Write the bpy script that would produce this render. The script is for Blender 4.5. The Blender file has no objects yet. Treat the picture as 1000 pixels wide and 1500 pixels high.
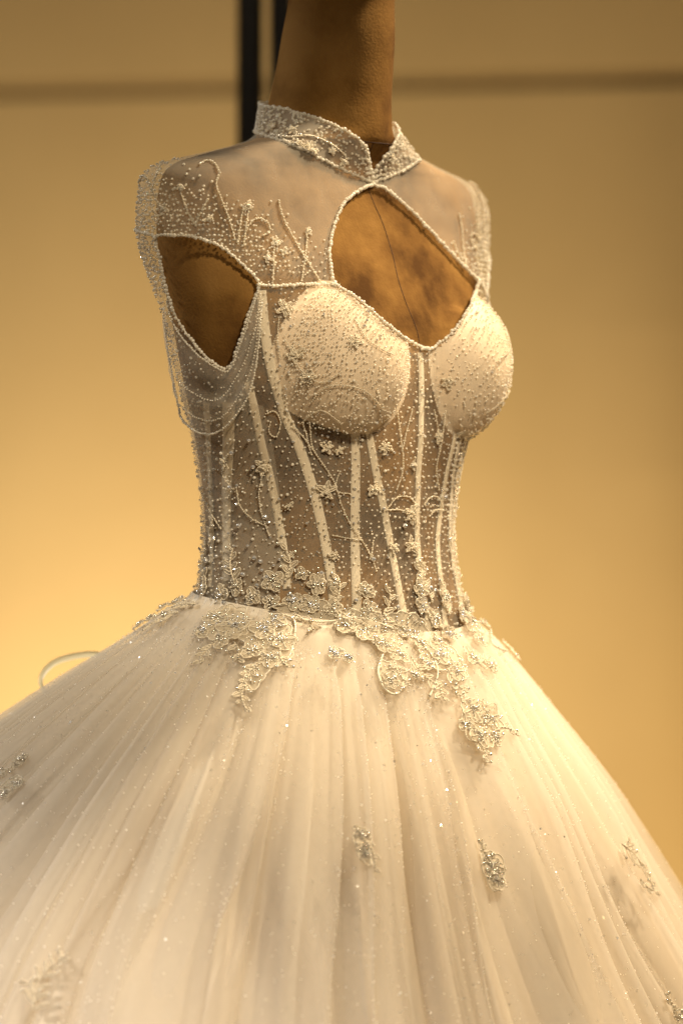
import bpy, math, random
import numpy as np
from mathutils import Vector, Matrix
from mathutils.bvhtree import BVHTree
from mathutils.geometry import delaunay_2d_cdt

random.seed(7); rng = np.random.default_rng(7)
sc = bpy.context.scene
col = sc.collection
R = math.radians

# ------------------------------------------------------------------ camera
U = 1 / 1600.0                    # one photo pixel at the mannequin, in metres
D, ZC = 4.5, 1.144
cam = bpy.data.cameras.new('camera'); co = bpy.data.objects.new('camera', cam); col.objects.link(co)
co.location = (0, -D, ZC); co.rotation_euler = (R(90), 0, 0)
cam.sensor_fit = 'VERTICAL'; cam.sensor_height = 36; cam.lens = 36 * D / (1500 * U)
cam.clip_end = 50
cam.dof.use_dof = True; cam.dof.focus_distance = D - 0.125; cam.dof.aperture_fstop = 2.8
sc.camera = co
# ------------------------------------------------------------------ world, lamps, exposure
w = bpy.data.worlds.new('World'); sc.world = w; w.use_nodes = True
w.node_tree.nodes['Background'].inputs[0].default_value = (1, .80, .55, 1)
w.node_tree.nodes['Background'].inputs[1].default_value = 0.045


def lamp(name, kind, loc, target, power, color, size=.1, spot=60, blend=.5, sizey=None):
    l = bpy.data.lights.new(name, kind); o = bpy.data.objects.new(name, l); col.objects.link(o)
    o.location = loc
    o.rotation_euler = (Vector(target) - Vector(loc)).to_track_quat('-Z', 'Y').to_euler()
    l.energy = power; l.color = color
    if kind == 'AREA':
        l.size = size
    else:
        l.shadow_soft_size = size
    if kind == 'SPOT':
        l.spot_size = R(spot); l.spot_blend = blend
    return o


lamp('key_spot', 'SPOT', (1.5, .45, 3.6), (-.05, 0, 1.15), 720, (1, .82, .57), .14, 40, .5)
lamp('torso_spot', 'SPOT', (1.0, -2.5, 3.1), (.04, 0, 1.10), 390, (1, .83, .58), .12, 11.5, .4)
lamp('skirt_spot', 'SPOT', (-1.8, -3.2, 2.8), (-.18, -.25, .46), 620, (1, .90, .78), .2, 12, .8)
lamp('left_spot', 'SPOT', (-2.3, .7, 2.6), (-.15, 0, 1.08), 150, (1, .93, .82), .12, 26, .6)
lamp('right_spot', 'SPOT', (2.3, 1.1, 1.5), (.1, 0, .95), 55, (1, .62, .27), .15, 36, .6)
lamp('front_fill', 'AREA', (-.6, -3.6, 3.0), (0, 0, 1.0), 13, (1, .83, .62), 1.2)  # soft fill added in front for ambient light, not an actual fixture
lamp('wall_uplight', 'SPOT', (-.45, 1.80, .5), (-.5, 2.6, 1.1), 64, (1, .83, .53), .12, 150, 1)
lamp('wall_uplight', 'SPOT', (.40, 1.50, .35), (.5, 2.4, 1.05), 37, (1, .76, .39), .12, 150, 1)
vs = sc.view_settings
vs.view_transform = 'Standard'; vs.look = 'None'; vs.exposure = 0; vs.gamma = 1; vs.use_curve_mapping = False
sc.render.engine = 'CYCLES'
cy = sc.cycles
cy.use_denoising = True; cy.transparent_max_bounces = 24; cy.max_bounces = 8; cy.diffuse_bounces = 4
cy.transmission_bounces = 6; cy.sample_clamp_indirect = 4; cy.caustics_reflective = False; cy.caustics_refractive = False


# ------------------------------------------------------------------ materials
def mat(name):
    m = bpy.data.materials.new(name); m.use_nodes = True
    nt = m.node_tree
    for n in list(nt.nodes):
        nt.nodes.remove(n)
    out = nt.nodes.new('ShaderNodeOutputMaterial')
    return m, nt, out


def noise_ramp(nt, scale, stops, detail=6, rough=.6, stretch=None):
    tc = nt.nodes.new('ShaderNodeTexCoord'); no = nt.nodes.new('ShaderNodeTexNoise')
    no.inputs['Scale'].default_value = scale; no.inputs['Detail'].default_value = detail; no.inputs['Roughness'].default_value = rough
    if stretch:
        mp = nt.nodes.new('ShaderNodeMapping'); mp.inputs['Scale'].default_value = stretch
        nt.links.new(tc.outputs['Object'], mp.inputs[0]); nt.links.new(mp.outputs[0], no.inputs['Vector'])
    else:
        nt.links.new(tc.outputs['Object'], no.inputs['Vector'])
    cr = nt.nodes.new('ShaderNodeValToRGB')
    while len(cr.color_ramp.elements) < len(stops):
        cr.color_ramp.elements.new(.5)
    for e, (p, c) in zip(cr.color_ramp.elements, stops):
        e.position = p; e.color = (*c, 1)
    nt.links.new(no.outputs['Fac'], cr.inputs[0])
    return no, cr


def principled(name, color, rough=.5, metal=0, coat=0, spec=.5, sheen=0, stops=None, scale=8, bump=0, bscale=200, stretch=None):
    m, nt, out = mat(name)
    p = nt.nodes.new('ShaderNodeBsdfPrincipled')
    p.inputs['Base Color'].default_value = (*color, 1); p.inputs['Roughness'].default_value = rough
    p.inputs['Metallic'].default_value = metal; p.inputs['Coat Weight'].default_value = coat
    p.inputs['Specular IOR Level'].default_value = spec; p.inputs['Sheen Weight'].default_value = sheen
    if stops:
        no, cr = noise_ramp(nt, scale, stops, stretch=stretch); nt.links.new(cr.outputs[0], p.inputs['Base Color'])
    if bump:
        n2 = nt.nodes.new('ShaderNodeTexNoise'); n2.inputs['Scale'].default_value = bscale; n2.inputs['Detail'].default_value = 4
        tc = nt.nodes.new('ShaderNodeTexCoord'); nt.links.new(tc.outputs['Object'], n2.inputs['Vector'])
        b = nt.nodes.new('ShaderNodeBump'); b.inputs['Strength'].default_value = bump; b.inputs['Distance'].default_value = .004
        nt.links.new(n2.outputs['Fac'], b.inputs['Height']); nt.links.new(b.outputs[0], p.inputs['Normal'])
    nt.links.new(p.outputs[0], out.inputs[0])
    return m


def sheer(name, color, alpha, trans=.35, vary=.0, vscale=30, stretch=None, gloss=0.0):
    """net fabric: part of the light goes straight through the holes, the threads scatter the rest"""
    m, nt, out = mat(name)
    t = nt.nodes.new('ShaderNodeBsdfTransparent'); d = nt.nodes.new('ShaderNodeBsdfDiffuse'); tr = nt.nodes.new('ShaderNodeBsdfTranslucent')
    d.inputs[0].default_value = (*color, 1); tr.inputs[0].default_value = (*color, 1)
    m1 = nt.nodes.new('ShaderNodeMixShader'); m1.inputs[0].default_value = trans
    nt.links.new(d.outputs[0], m1.inputs[1]); nt.links.new(tr.outputs[0], m1.inputs[2])
    last = m1
    if gloss:
        g = nt.nodes.new('ShaderNodeBsdfGlossy'); g.inputs['Roughness'].default_value = .45; g.inputs[0].default_value = (1, .97, .9, 1)
        mg = nt.nodes.new('ShaderNodeMixShader'); mg.inputs[0].default_value = gloss
        nt.links.new(m1.outputs[0], mg.inputs[1]); nt.links.new(g.outputs[0], mg.inputs[2]); last = mg
    m2 = nt.nodes.new('ShaderNodeMixShader'); m2.inputs[0].default_value = alpha
    nt.links.new(t.outputs[0], m2.inputs[1]); nt.links.new(last.outputs[0], m2.inputs[2])
    if vary:
        a, b = max(0, alpha - vary), min(1, alpha + vary)
        no, cr = noise_ramp(nt, vscale, [(.3, (a, a, a)), (.7, (b, b, b))], stretch=stretch)
        nt.links.new(cr.outputs[0], m2.inputs[0])
    nt.links.new(m2.outputs[0], out.inputs[0])
    return m


def pearly(name, color, rough, tr):
    m = principled(name, color, rough, coat=.6); nt = m.node_tree
    out = next(n for n in nt.nodes if n.type == 'OUTPUT_MATERIAL'); p = next(n for n in nt.nodes if n.type == 'BSDF_PRINCIPLED')
    t = nt.nodes.new('ShaderNodeBsdfTranslucent'); t.inputs[0].default_value = (*color, 1)
    mx = nt.nodes.new('ShaderNodeMixShader'); mx.inputs[0].default_value = tr
    nt.links.new(p.outputs[0], mx.inputs[1]); nt.links.new(t.outputs[0], mx.inputs[2]); nt.links.new(mx.outputs[0], out.inputs[0])
    return m


M = dict(
    suede=principled('brown_suede', (.3, .15, .04), 0.95, sheen=0, spec=.1,
                     stops=[(.35, (.075, .033, .008)), (.45, (.16, .077, .019)), (.55, (.235, .120, .031)), (.68, (.31, .165, .048))], scale=10, bump=.16, bscale=420),
    seam=principled('seam_thread', (.05, .022, .008), .9),
    sheer=sheer('sheer_tulle', (.78, .69, .54), .23, .3, .05, 60),
    side=sheer('side_tulle', (.84, .76, .62), .30, .35, .10, 22, (1, 1, .15)),
    yoke=sheer('yoke_tulle', (.76, .68, .54), .30, .3, .05, 40),
    collar=sheer('collar_tulle', (.78, .71, .58), .40, .3, .05, 40),
    swag=sheer('swag_tulle', (.84, .77, .65), .26, .35, .12, 30),
    cup=principled('cup_satin', (.80, .65, .47), .55, sheen=.2, bump=.08, bscale=500),
    bone=principled('boning_satin', (.80, .70, .53), .5, sheen=.2, bump=.1, bscale=500),
    lining=principled('lining_satin', (.76, .67, .54), .6, sheen=.2),
    tulle=sheer('skirt_tulle', (.90, .84, .74), .34, .42, .06, 14, (1, 1, .12)),
    tulle2=sheer('under_tulle', (.88, .80, .67), .38, .5, .05, 10, (1, 1, .12)),
    pearl=pearly('pearl', (.93, .88, .77), .2, .4),
    seed=pearly('seed_bead', (.90, .82, .66), .22, .35),
    silver=principled('silver_bead', (.90, .84, .72), .22, metal=.75),
    crystal=principled('crystal', (.97, .96, .95), .16, metal=.75),
    glit=principled('glitter_flake', (1, .98, .95), .28, metal=.8),
    flake=pearly('pale_flake', (1, .97, .92), .2, .45),
    cord=principled('lace_cord', (.80, .70, .53), .55, sheen=.2, bump=.2, bscale=900),
    lace=sheer('lace_net', (.78, .68, .51), .62, .25, .15, 500),
    ribbon=principled('ribbon', (.85, .78, .55), .4, sheen=.2),
    black=principled('black_metal', (.012, .011, .010), .28, coat=.3),
    wall=principled('wall_paint', (.56, .40, .20), .8, stops=[(.3, (.53, .375, .185)), (.7, (.59, .425, .215))], scale=2, bump=.03, bscale=60),
    groove=principled('groove_paint', (.34, .235, .11), .9, bump=.03, bscale=60),
    floor=principled('floor_wood', (.30, .20, .10), .4, stops=[(.3, (.24, .15, .07)), (.7, (.34, .23, .12))], scale=3, bump=.05, bscale=40, stretch=(1, 8, 1)),
)


# ------------------------------------------------------------------ mesh helpers
def mk(name, V, F, m, parent=None, smooth=True, kind=None, mi=None, label=None):
    V = np.asarray(V, dtype=np.float32).reshape(-1, 3); F = np.asarray(F, dtype=np.int32)
    k = F.shape[1]; me = bpy.data.meshes.new(name)
    me.vertices.add(len(V)); me.vertices.foreach_set('co', V.ravel())
    me.loops.add(F.size); me.loops.foreach_set('vertex_index', F.ravel())
    me.polygons.add(len(F)); me.polygons.foreach_set('loop_start', np.arange(0, F.size, k, dtype=np.int32))
    me.polygons.foreach_set('loop_total', np.full(len(F), k, dtype=np.int32))
    me.polygons.foreach_set('use_smooth', np.full(len(F), smooth, dtype=bool))
    for x in (m if isinstance(m, (list, tuple)) else [m]):
        me.materials.append(x)
    if mi is not None:
        me.polygons.foreach_set('material_index', np.asarray(mi, dtype=np.int32))
    me.update(calc_edges=True); me.validate()
    o = bpy.data.objects.new(name, me); col.objects.link(o)
    if parent is not None:
        o.parent = parent
        o.matrix_parent_inverse = parent_inv.get(parent.name, Matrix.Identity(4))
    if kind:
        o['kind'] = kind
    if label:
        o['label'] = label
    return o


parent_inv = {}


def thing(name, label, cat, loc):
    o = bpy.data.objects.new(name, None); col.objects.link(o); o.location = loc
    o['label'] = label; o['category'] = cat
    parent_inv[o.name] = Matrix.Translation(-Vector(loc))
    return o


def join(parts):
    Vs, Fs, n = [], [], 0
    for V, F in parts:
        V = np.asarray(V).reshape(-1, 3); F = np.asarray(F)
        if F.shape[1] == 3:
            F = np.c_[F, F[:, 2]]
        Vs.append(V); Fs.append(F + n); n += len(V)
    return np.vstack(Vs), np.vstack(Fs)


def tri(F):
    """quads (maybe with a doubled corner) to triangles"""
    F = np.asarray(F)
    a = F[:, [0, 1, 2]]; b = F[:, [0, 2, 3]]
    b = b[b[:, 1] != b[:, 2]]
    return np.vstack([a, b])


def grid_faces(n, m, wrap=False):
    i = np.arange(n if wrap else n - 1); j = np.arange(m - 1)
    I, J = np.meshgrid(i, j, indexing='ij'); I2 = (I + 1) % n
    return np.stack([I * m + J, I2 * m + J, I2 * m + J + 1, I * m + J + 1], -1).reshape(-1, 4)


def ico(sub):
    import bmesh
    bm = bmesh.new(); bmesh.ops.create_icosphere(bm, subdivisions=sub, radius=1)
    V = np.array([v.co[:] for v in bm.verts]); F = np.array([[v.index for v in f.verts] for f in bm.faces]); bm.free()
    return V, F


ICO1, ICO2 = ico(1), ico(2)


def spheres(C, r, base=ICO1, squash=None, N=None):
    C = np.asarray(C); r = np.broadcast_to(np.asarray(r, float), (len(C),))
    V0, F0 = base
    V = C[:, None, :] + V0[None] * r[:, None, None]
    F = F0[None] + (np.arange(len(C)) * len(V0))[:, None, None]
    return V.reshape(-1, 3), F.reshape(-1, F0.shape[1])


def resample(P, step):
    P = np.asarray(P, float); d = np.r_[0, np.cumsum(np.linalg.norm(np.diff(P, axis=0), axis=1))]
    n = max(2, int(round(d[-1] / step)) + 1); s = np.linspace(0, d[-1], n)
    return np.stack([np.interp(s, d, P[:, k]) for k in range(P.shape[1])], 1)


def spline(P, n=8, closed=False):
    """Catmull-Rom through the points"""
    P = np.asarray(P, float); L = len(P)
    if L < 3:
        return P
    out = []
    rngk = range(L if closed else L - 1)
    g = (lambda i: P[i % L]) if closed else (lambda i: P[min(max(i, 0), L - 1)])
    for i in rngk:
        p0, p1, p2, p3 = g(i - 1), g(i), g(i + 1), g(i + 2)
        for t in np.linspace(0, 1, n, endpoint=False):
            out.append(.5 * (2 * p1 + (p2 - p0) * t + (2 * p0 - 5 * p1 + 4 * p2 - p3) * t * t + (3 * p1 - p0 - 3 * p2 + p3) * t ** 3))
    if not closed:
        out.append(P[-1])
    return np.array(out)


def tube(P, r, sides=6, closed=False):
    P = np.asarray(P, float); n = len(P); r = np.broadcast_to(np.asarray(r, float), (n,))
    T = np.gradient(P, axis=0) if not closed else np.roll(P, -1, 0) - np.roll(P, 1, 0)
    T /= np.linalg.norm(T, axis=1)[:, None] + 1e-12
    ref = np.where(np.abs(T[:, 2:3]) < .9, np.array([[0, 0, 1.]]), np.array([[1., 0, 0]]))
    A = np.cross(T, ref); A /= np.linalg.norm(A, axis=1)[:, None] + 1e-12
    B = np.cross(T, A)
    th = np.linspace(0, 2 * np.pi, sides, endpoint=False)
    V = P[:, None] + r[:, None, None] * (np.cos(th)[None, :, None] * A[:, None] + np.sin(th)[None, :, None] * B[:, None])
    i = np.arange(n if closed else n - 1); j = np.arange(sides)
    I, J = np.meshgrid(i, j, indexing='ij'); I2 = (I + 1) % n; J2 = (J + 1) % sides
    F = np.stack([I * sides + J, I2 * sides + J, I2 * sides + J2, I * sides + J2], -1).reshape(-1, 4)
    return V.reshape(-1, 3), F


def pchip(xs, ys):
    xs = np.asarray(xs, float); ys = np.asarray(ys, float)
    h = np.diff(xs); d = np.diff(ys) / h; m = np.zeros_like(ys)
    for i in range(1, len(xs) - 1):
        if d[i - 1] * d[i] > 0:
            w1, w2 = 2 * h[i] + h[i - 1], h[i] + 2 * h[i - 1]
            m[i] = (w1 + w2) / (w1 / d[i - 1] + w2 / d[i])
    m[0], m[-1] = d[0], d[-1]

    def f(x):
        x = np.clip(x, xs[0], xs[-1]); i = np.clip(np.searchsorted(xs, x) - 1, 0, len(xs) - 2)
        t = (x - xs[i]) / h[i]
        return ((2 * t**3 - 3 * t**2 + 1) * ys[i] + (t**3 - 2 * t**2 + t) * h[i] * m[i]
                + (-2 * t**3 + 3 * t**2) * ys[i + 1] + (t**3 - t**2) * h[i] * m[i + 1])
    return f


def sstep(a, b, x):
    t = np.clip((np.asarray(x, float) - a) / (b - a), 0, 1); return t * t * (3 - 2 * t)


# ------------------------------------------------------------------ the figure's frame: front f, its left side l
TH = R(50)
FV = np.array([math.sin(TH), -math.cos(TH)]); LV = np.array([math.cos(TH), math.sin(TH)])
AX = np.array([(478 - 500) * U, 0.0])


def zof(py):
    return ZC + (750 - np.asarray(py, float)) * U


def world(fw, lat, py):
    """forward, lateral (pixels) and height (pixel row at the axis) to metres"""
    fw, lat, py = np.broadcast_arrays(np.asarray(fw, float), np.asarray(lat, float), np.asarray(py, float))
    x = AX[0] + (fw * FV[0] + lat * LV[0]) * U; y = AX[1] + (fw * FV[1] + lat * LV[1]) * U
    return np.stack([x, y, zof(py)], -1)


def project(P):
    P = np.asarray(P); s = D / (D + P[..., 1])
    return np.stack([500 + P[..., 0] * s / U, 750 - (P[..., 2] - ZC) * s / U], -1)


ROWS = [  # row, half width, half depth, forward offset, squareness
    (-60, 79, 79, 36, 2), (0, 79, 77, 29, 2), (60, 83, 83, 22, 2), (100, 86, 85, 16, 2), (150, 91, 89, 7, 2), (185, 97, 93, 2, 2),
    (205, 116, 94, -2, 2), (218, 160, 91, -5, 2), (230, 212, 88, -8, 2.1), (242, 262, 86, -10, 2.2), (252, 296, 86, -10, 2.3), (264, 318, 89, -10, 2.3), (282, 327, 96, -10, 2.3),
    (305, 328, 105, -11, 2.3), (345, 322, 120, -12, 2.25), (400, 312, 138, -5, 2.2), (450, 300, 152, 2, 2.1), (500, 284, 163, 8, 2.05),
    (560, 264, 168, 9, 2), (640, 232, 168, 8, 2), (700, 210, 166, 5, 2), (780, 198, 165, 4, 2), (860, 208, 175, 5, 2), (930, 230, 190, 4, 2), (1010, 255, 212, 0, 2)]
rw = np.array(ROWS)
fa, fb, fo, fe = (pchip(rw[:, 0], rw[:, k]) for k in (1, 2, 3, 4))
BR = dict(F=129, L=119, py=534, r=91, rz=110)


def surf(t, py, k, off=0.0, bs=1.0):
    """body section point at angle t (0 front, + the figure's left), row py; k = how tightly it follows the bust; off = outward px"""
    t, py = np.broadcast_arrays(np.asarray(t, float), np.asarray(py, float))
    a, b, o, e = fa(py), fb(py), fo(py), fe(py)
    c, s = np.cos(t), np.sin(t)
    X = a * np.sign(s) * np.abs(s) ** (2 / e); Y = b * np.sign(c) * np.abs(c) ** (2 / e)
    r0 = np.hypot(X, Y) + 1e-9; dx, dy = X / r0, Y / r0
    rb = np.zeros_like(r0)
    for sg in (-1, 1):
        cx, cyy = sg * BR['L'], BR['F'] - o
        q = 1 - ((py - BR['py'] - 10 * (1 - bs)) / (BR['rz'] * bs)) ** 2
        dot = dx * cx + dy * cyy; disc = dot**2 - (cx**2 + cyy**2 - (BR['r'] * bs) ** 2 * q)
        hit = dot + np.sign(disc) * np.sqrt(np.abs(disc))
        rb = np.maximum(rb, hit)
    # smooth union
    h = np.clip(.5 + .5 * (rb - r0) / k, 0, 1)
    r = r0 * (1 - h) + rb * h + k * h * (1 - h)
    r = r + off
    return world(o + dy * r, dx * r, py)


def body(t, py):
    return surf(t, py, 40, 0, .78)


def goff(t, py):
    t = np.abs(np.asarray(t, float)); t = np.where(t > np.pi, 2 * np.pi - t, t); py = np.asarray(py, float)
    g = np.exp(-((np.degrees(t) - 98) / 42) ** 2) * sstep(225, 275, py) * (1 - sstep(350, 500, py))
    g2 = np.exp(-((np.degrees(t) - 100) / 45) ** 2) * sstep(400, 470, py) * (1 - sstep(560, 640, py))
    return 5 + 34 * g + 6 * g2


def garment(t, py, lift=0.0):
    return surf(t, py, 46, goff(t, py) + lift)


def gnormal(t, py):
    e = 1e-3; P1 = garment(t + e, py); P0 = garment(t - e, py); Q1 = garment(t, py + .5); Q0 = garment(t, py - .5)
    n = np.cross(Q1 - Q0, P1 - P0); n /= np.linalg.norm(n, axis=-1, keepdims=True) + 1e-12
    return n


# lookup grid: photo pixel -> (t, row) on the garment
NT, NZ = 480, 200
TG = np.linspace(-np.pi, np.pi, NT); PG = np.linspace(150, 960, NZ)
TT, PP = np.meshgrid(TG, PG, indexing='ij')
GV = garment(TT, PP).reshape(-1, 3); GF = tri(grid_faces(NT, NZ))
bvh_g = BVHTree.FromPolygons([tuple(v) for v in GV], [tuple(int(i) for i in f) for f in GF])
CAMP = Vector((0, -D, ZC))
# which way do normals point
_n = gnormal(np.array([0.]), np.array([700.]))[0]
NSGN = 1.0 if _n[1] < 0 else -1.0


def ray(px, py):
    return Vector(((px - 500) * U, D, (750 - py) * U)).normalized()


def onbody(px, py):
    """photo pixel to garment (t,row); off the silhouette it slides inward"""
    for k in range(60):
        h = bvh_g.ray_cast(CAMP, ray(px, py))
        if h[0] is not None:
            f = GF[h[2]]; A, B, C = GV[f[0]], GV[f[1]], GV[f[2]]; P = np.array(h[0])
            v0, v1, v2 = B - A, C - A, P - A
            d00, d01, d11, d20, d21 = v0 @ v0, v0 @ v1, v1 @ v1, v2 @ v0, v2 @ v1
            den = d00 * d11 - d01 * d01
            b = (d11 * d20 - d01 * d21) / den; c = (d00 * d21 - d01 * d20) / den
            tt = TT.ravel()[f]; pp = PP.ravel()[f]
            return np.array([(1 - b - c) * tt[0] + b * tt[1] + c * tt[2], (1 - b - c) * pp[0] + b * pp[1] + c * pp[2]])
        px += 1.5 if px < 480 else -1.5
    return np.array([0, py])


def dom(pts, n=6, closed=False):
    return np.array([onbody(*p) for p in spline(pts, n, closed)])


def gpos(dm, lift=0.0):
    dm = np.asarray(dm); P = garment(dm[:, 0], dm[:, 1]); N = gnormal(dm[:, 0], dm[:, 1]) * NSGN
    return P + N * lift * U


def mirror(dm):
    dm = np.array(dm); dm[:, 0] *= -1; return dm


def inpoly(P, poly):
    x, y = P[:, 0], P[:, 1]; ins = np.zeros(len(P), bool); n = len(poly)
    for i in range(n):
        x1, y1 = poly[i]; x2, y2 = poly[(i + 1) % n]
        c = ((y1 > y) != (y2 > y)); ins ^= c & (x < (x2 - x1) * (y - y1) / (y2 - y1 + 1e-12) + x1)
    return ins


# ------------------------------------------------------------------ setting
def box(x0, x1, y0, y1, z0, z1):
    V = np.array([(x, y, z) for x in (x0, x1) for y in (y0, y1) for z in (z0, z1)], float)
    F = np.array([(0, 1, 3, 2), (4, 6, 7, 5), (0, 4, 5, 1), (2, 3, 7, 6), (0, 2, 6, 4), (1, 5, 7, 3)]); return V, F


WY, YAW = 2.5, R(-13)


def wallpt(V):
    V = np.array(V, float); y = V[:, 1].copy(); x = V[:, 0]
    V[:, 1] = WY + y * math.cos(YAW) + x * math.sin(YAW); V[:, 0] = x * math.cos(YAW) - y * math.sin(YAW); return V


zr = ZC + (750 - 124) * U * (D + WY) / D
V, F = box(-3.2, 3.2, .004, .12, 0, 3.4)
wall = mk('wall', wallpt(V), F, M['groove'], smooth=False); wall['kind'] = 'structure'
V, F = box(-3.2, 3.2, 0, .0037, zr + .011, 3.4)
mk('upper_panel', wallpt(V), F, M['wall'], wall, smooth=False)
# lower cloth-covered panel, with shallow upright waves
xs = np.linspace(-3.2, 3.2, 400); zz = np.array([0, 1.2, zr - .35, zr - .011])
wob = .011 * np.sin(xs * 16) * sstep(0, .5, xs) + .009 * np.sin(xs * 29 + 1) * sstep(0, .8, xs) + .002 * np.sin(xs * 9)
V = [(x, -(.024 * float(sstep(0, .5, x)) + wo + .002) * (1 if k < 2 else .8 if k == 2 else .08) - .001, z) for x, wo in zip(xs, wob) for k, z in enumerate(zz)]
Vb = [(x, .0035, z) for x in xs for z in zz]
n = len(V); Fq = grid_faces(400, 4)
top = np.array([(i * 4 + 3, (i + 1) * 4 + 3, n + (i + 1) * 4 + 3, n + i * 4 + 3) for i in range(399)])
mk('lower_panel', wallpt(V + Vb), np.vstack([Fq, Fq + n, top]), M['wall'], wall, smooth=False)
V, F = box(-3.2, 3.2, -6, 2.8, -.05, 0)
fl = mk('floor', V, F, M['floor'], smooth=False); fl['kind'] = 'structure'

# black two-post stand behind the neck
YS = 1.0; sS = (D + YS) / D
st = thing('display_stand', 'tall black metal stand with two round posts rising behind the mannequin neck', 'stand', ((388 - 500) * U * sS, YS, 0))
for c, r, y in ((366, 19, 0), (411, 17, .03)):
    X = (c - 500) * U * sS
    P = np.array([(X, YS + y, z) for z in (.02, .6, 1.2, 1.8, 2.35)])
    V, F = tube(P, r * U * sS, 28)
    mk('post', V, F, M['black'], st)
X0 = (388 - 500) * U * sS
V, F = box(X0 - .2, X0 + .2, YS - .15, YS + .2, 0.001, .02)
mk('base_plate', V, F, M['black'], st, smooth=False)
V, F = box(X0 - .05, X0 + .05, YS - .03, YS + .06, 2.35, 2.37)
mk('top_cap', V, F, M['black'], st, smooth=False)

# ------------------------------------------------------------------ mannequin
man = thing('mannequin', 'brown suede dress form with bare neck, worn under the wedding dress', 'mannequin', (AX[0], AX[1], 0))
nt_, nz_ = 300, 260
tg = np.linspace(-np.pi, np.pi, nt_, endpoint=False)
pg = np.concatenate([np.linspace(-60, 190, 60), np.linspace(193, 290, 60), np.linspace(294, 1010, 140)])
T2, P2 = np.meshgrid(tg, pg, indexing='ij')
V = body(T2, P2).reshape(-1, 3); F = grid_faces(nt_, nz_, True)
# close top and bottom
capt = world(fo(-60.), 0, -60); capb = world(fo(1010.), 0, 1010)
nv = len(V); V = np.vstack([V, capt, capb])
i = np.arange(nt_); i2 = (i + 1) % nt_
F = np.vstack([F, np.stack([i * nz_, i2 * nz_, np.full(nt_, nv), np.full(nt_, nv)], 1),
               np.stack([i * nz_ + nz_ - 1, i2 * nz_ + nz_ - 1, np.full(nt_, nv + 1), np.full(nt_, nv + 1)], 1)])
mk('torso', V, tri(F), M['suede'], man)
uu = np.linspace(0, 2 * np.pi, 64, endpoint=False); vv = np.linspace(.02, np.pi - .02, 40)
A, B = np.meshgrid(uu, vv, indexing='ij'); chin = sstep(.3, 1, -np.cos(B) * -1 * -1)
V = world(52 + 150 * np.sin(B) * np.cos(A) * (1 - .12 * chin) + 18 * chin, 122 * np.sin(B) * np.sin(A) * (1 - .18 * chin), -228 - 192 * np.cos(B))
mk('head', V.reshape(-1, 3), grid_faces(64, 40, True), M['suede'], man)
V, F = tube(np.array([(AX[0], AX[1], z) for z in (.03, .4, float(zof(1005)))]), .02, 16)
mk('stand_pole', V, F, M['black'], man)
V, F = tube(np.array([(AX[0], AX[1], z) for z in (.001, .015, .03, .032)]), [.17, .17, .15, .001], 40)
mk('stand_base', V, F, M['black'], man)
pys = np.linspace(214, 560, 90); tt = .012 * np.sin(pys / 25)
V, F = tube(body(tt, pys), .75 * U, 6); mk('front_seam', V, F, M['seam'], man)
tt = np.linspace(-np.pi, np.pi, 120, endpoint=False)
V, F = tube(body(tt, 208 + 5 * np.cos(tt)), .8 * U, 6, True); mk('neck_seam', V, F, M['seam'], man)

# ------------------------------------------------------------------ dress
dress = thing('wedding_dress', 'ivory beaded ball gown with sheer bodice, keyhole neckline and glitter tulle skirt', 'dress', (AX[0], AX[1], 0))

# outlines
key_half = dom([(543, 271), (520, 282), (500, 303), (487, 335), (482, 370), (485, 400), (491, 419)], 6)
sweet_half = dom([(491, 419), (515, 432), (545, 457), (580, 487), (610, 506), (632, 512)], 6)
key_half[0, 0] = 0; sweet_half[-1, 0] = 0
key_far = dom([(543, 271), (563, 278), (598, 306), (638, 348), (668, 381), (699, 411)], 6)
sweet_far = dom([(699, 411), (692, 438), (678, 466), (658, 491), (632, 512)], 6)
FAR_OPEN = np.vstack([spline([(632, 512), (658, 491), (678, 466), (692, 438), (699, 411)], 6), [(668, 381), (600, 380)]])
key_far[0] = key_half[0]; sweet_far[-1] = sweet_half[-1]
kh = np.vstack([key_half, sweet_half[1:]])
kf = np.vstack([key_far, sweet_far[1:]])
keyhole = np.vstack([kh, kf[1:-1][::-1]])
arm_px = [(229, 347), (262, 345), (295, 349), (325, 363), (350, 383), (369, 402), (379, 417), (371, 440), (359, 475), (350, 505), (341, 530), (333, 540),
          (318, 534), (298, 517), (275, 489), (257, 459), (245, 425), (237, 385)]
arm = dom(arm_px, 4, True)
arm_m = mirror(arm)


CT = np.radians(np.array([0, 4, 8, 12, 18, 25, 35, 45, 60, 75, 90, 110, 135, 160, 179.9, 180]))
CZ = pchip(np.degrees(CT), [269, 268.5, 267, 265, 263, 260, 254, 246, 230, 215, 207, 200, 194, 190, 188, 188])


def tof(tau, py):
    """section angle of the point seen from the axis at angle tau"""
    a, b, e = fa(py), fb(py), fe(py)
    q = np.arctan2((b * np.abs(np.sin(tau)) / a) ** (e / 2), np.maximum(np.abs(np.cos(tau)), 1e-9) ** (e / 2))
    q = np.where(np.abs(tau) > np.pi / 2, np.pi - q, q)
    return np.sign(tau) * q


_tau = np.radians(np.linspace(0, 180, 400)); _pz = CZ(np.degrees(_tau)); _tb = tof(_tau, _pz)


def zbase(t):   # foot of the collar
    return np.interp(np.abs(np.asarray(t)), _tb, _pz)


holes = [keyhole, arm, arm_m]


def outside(q):
    ok = np.ones(len(q), bool)
    for h_ in holes:
        ok &= ~inpoly(q, h_)
    c = (q[:, 0] > 0) & (q[:, 0] < R(85)) & (q[:, 1] > 400) & (q[:, 1] < 520)     # far corner of the opening, where the bust hides part of the edge
    if c.any():
        ok[c] &= ~inpoly(project(gpos(q[c])), FAR_OPEN)
    return ok


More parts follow.
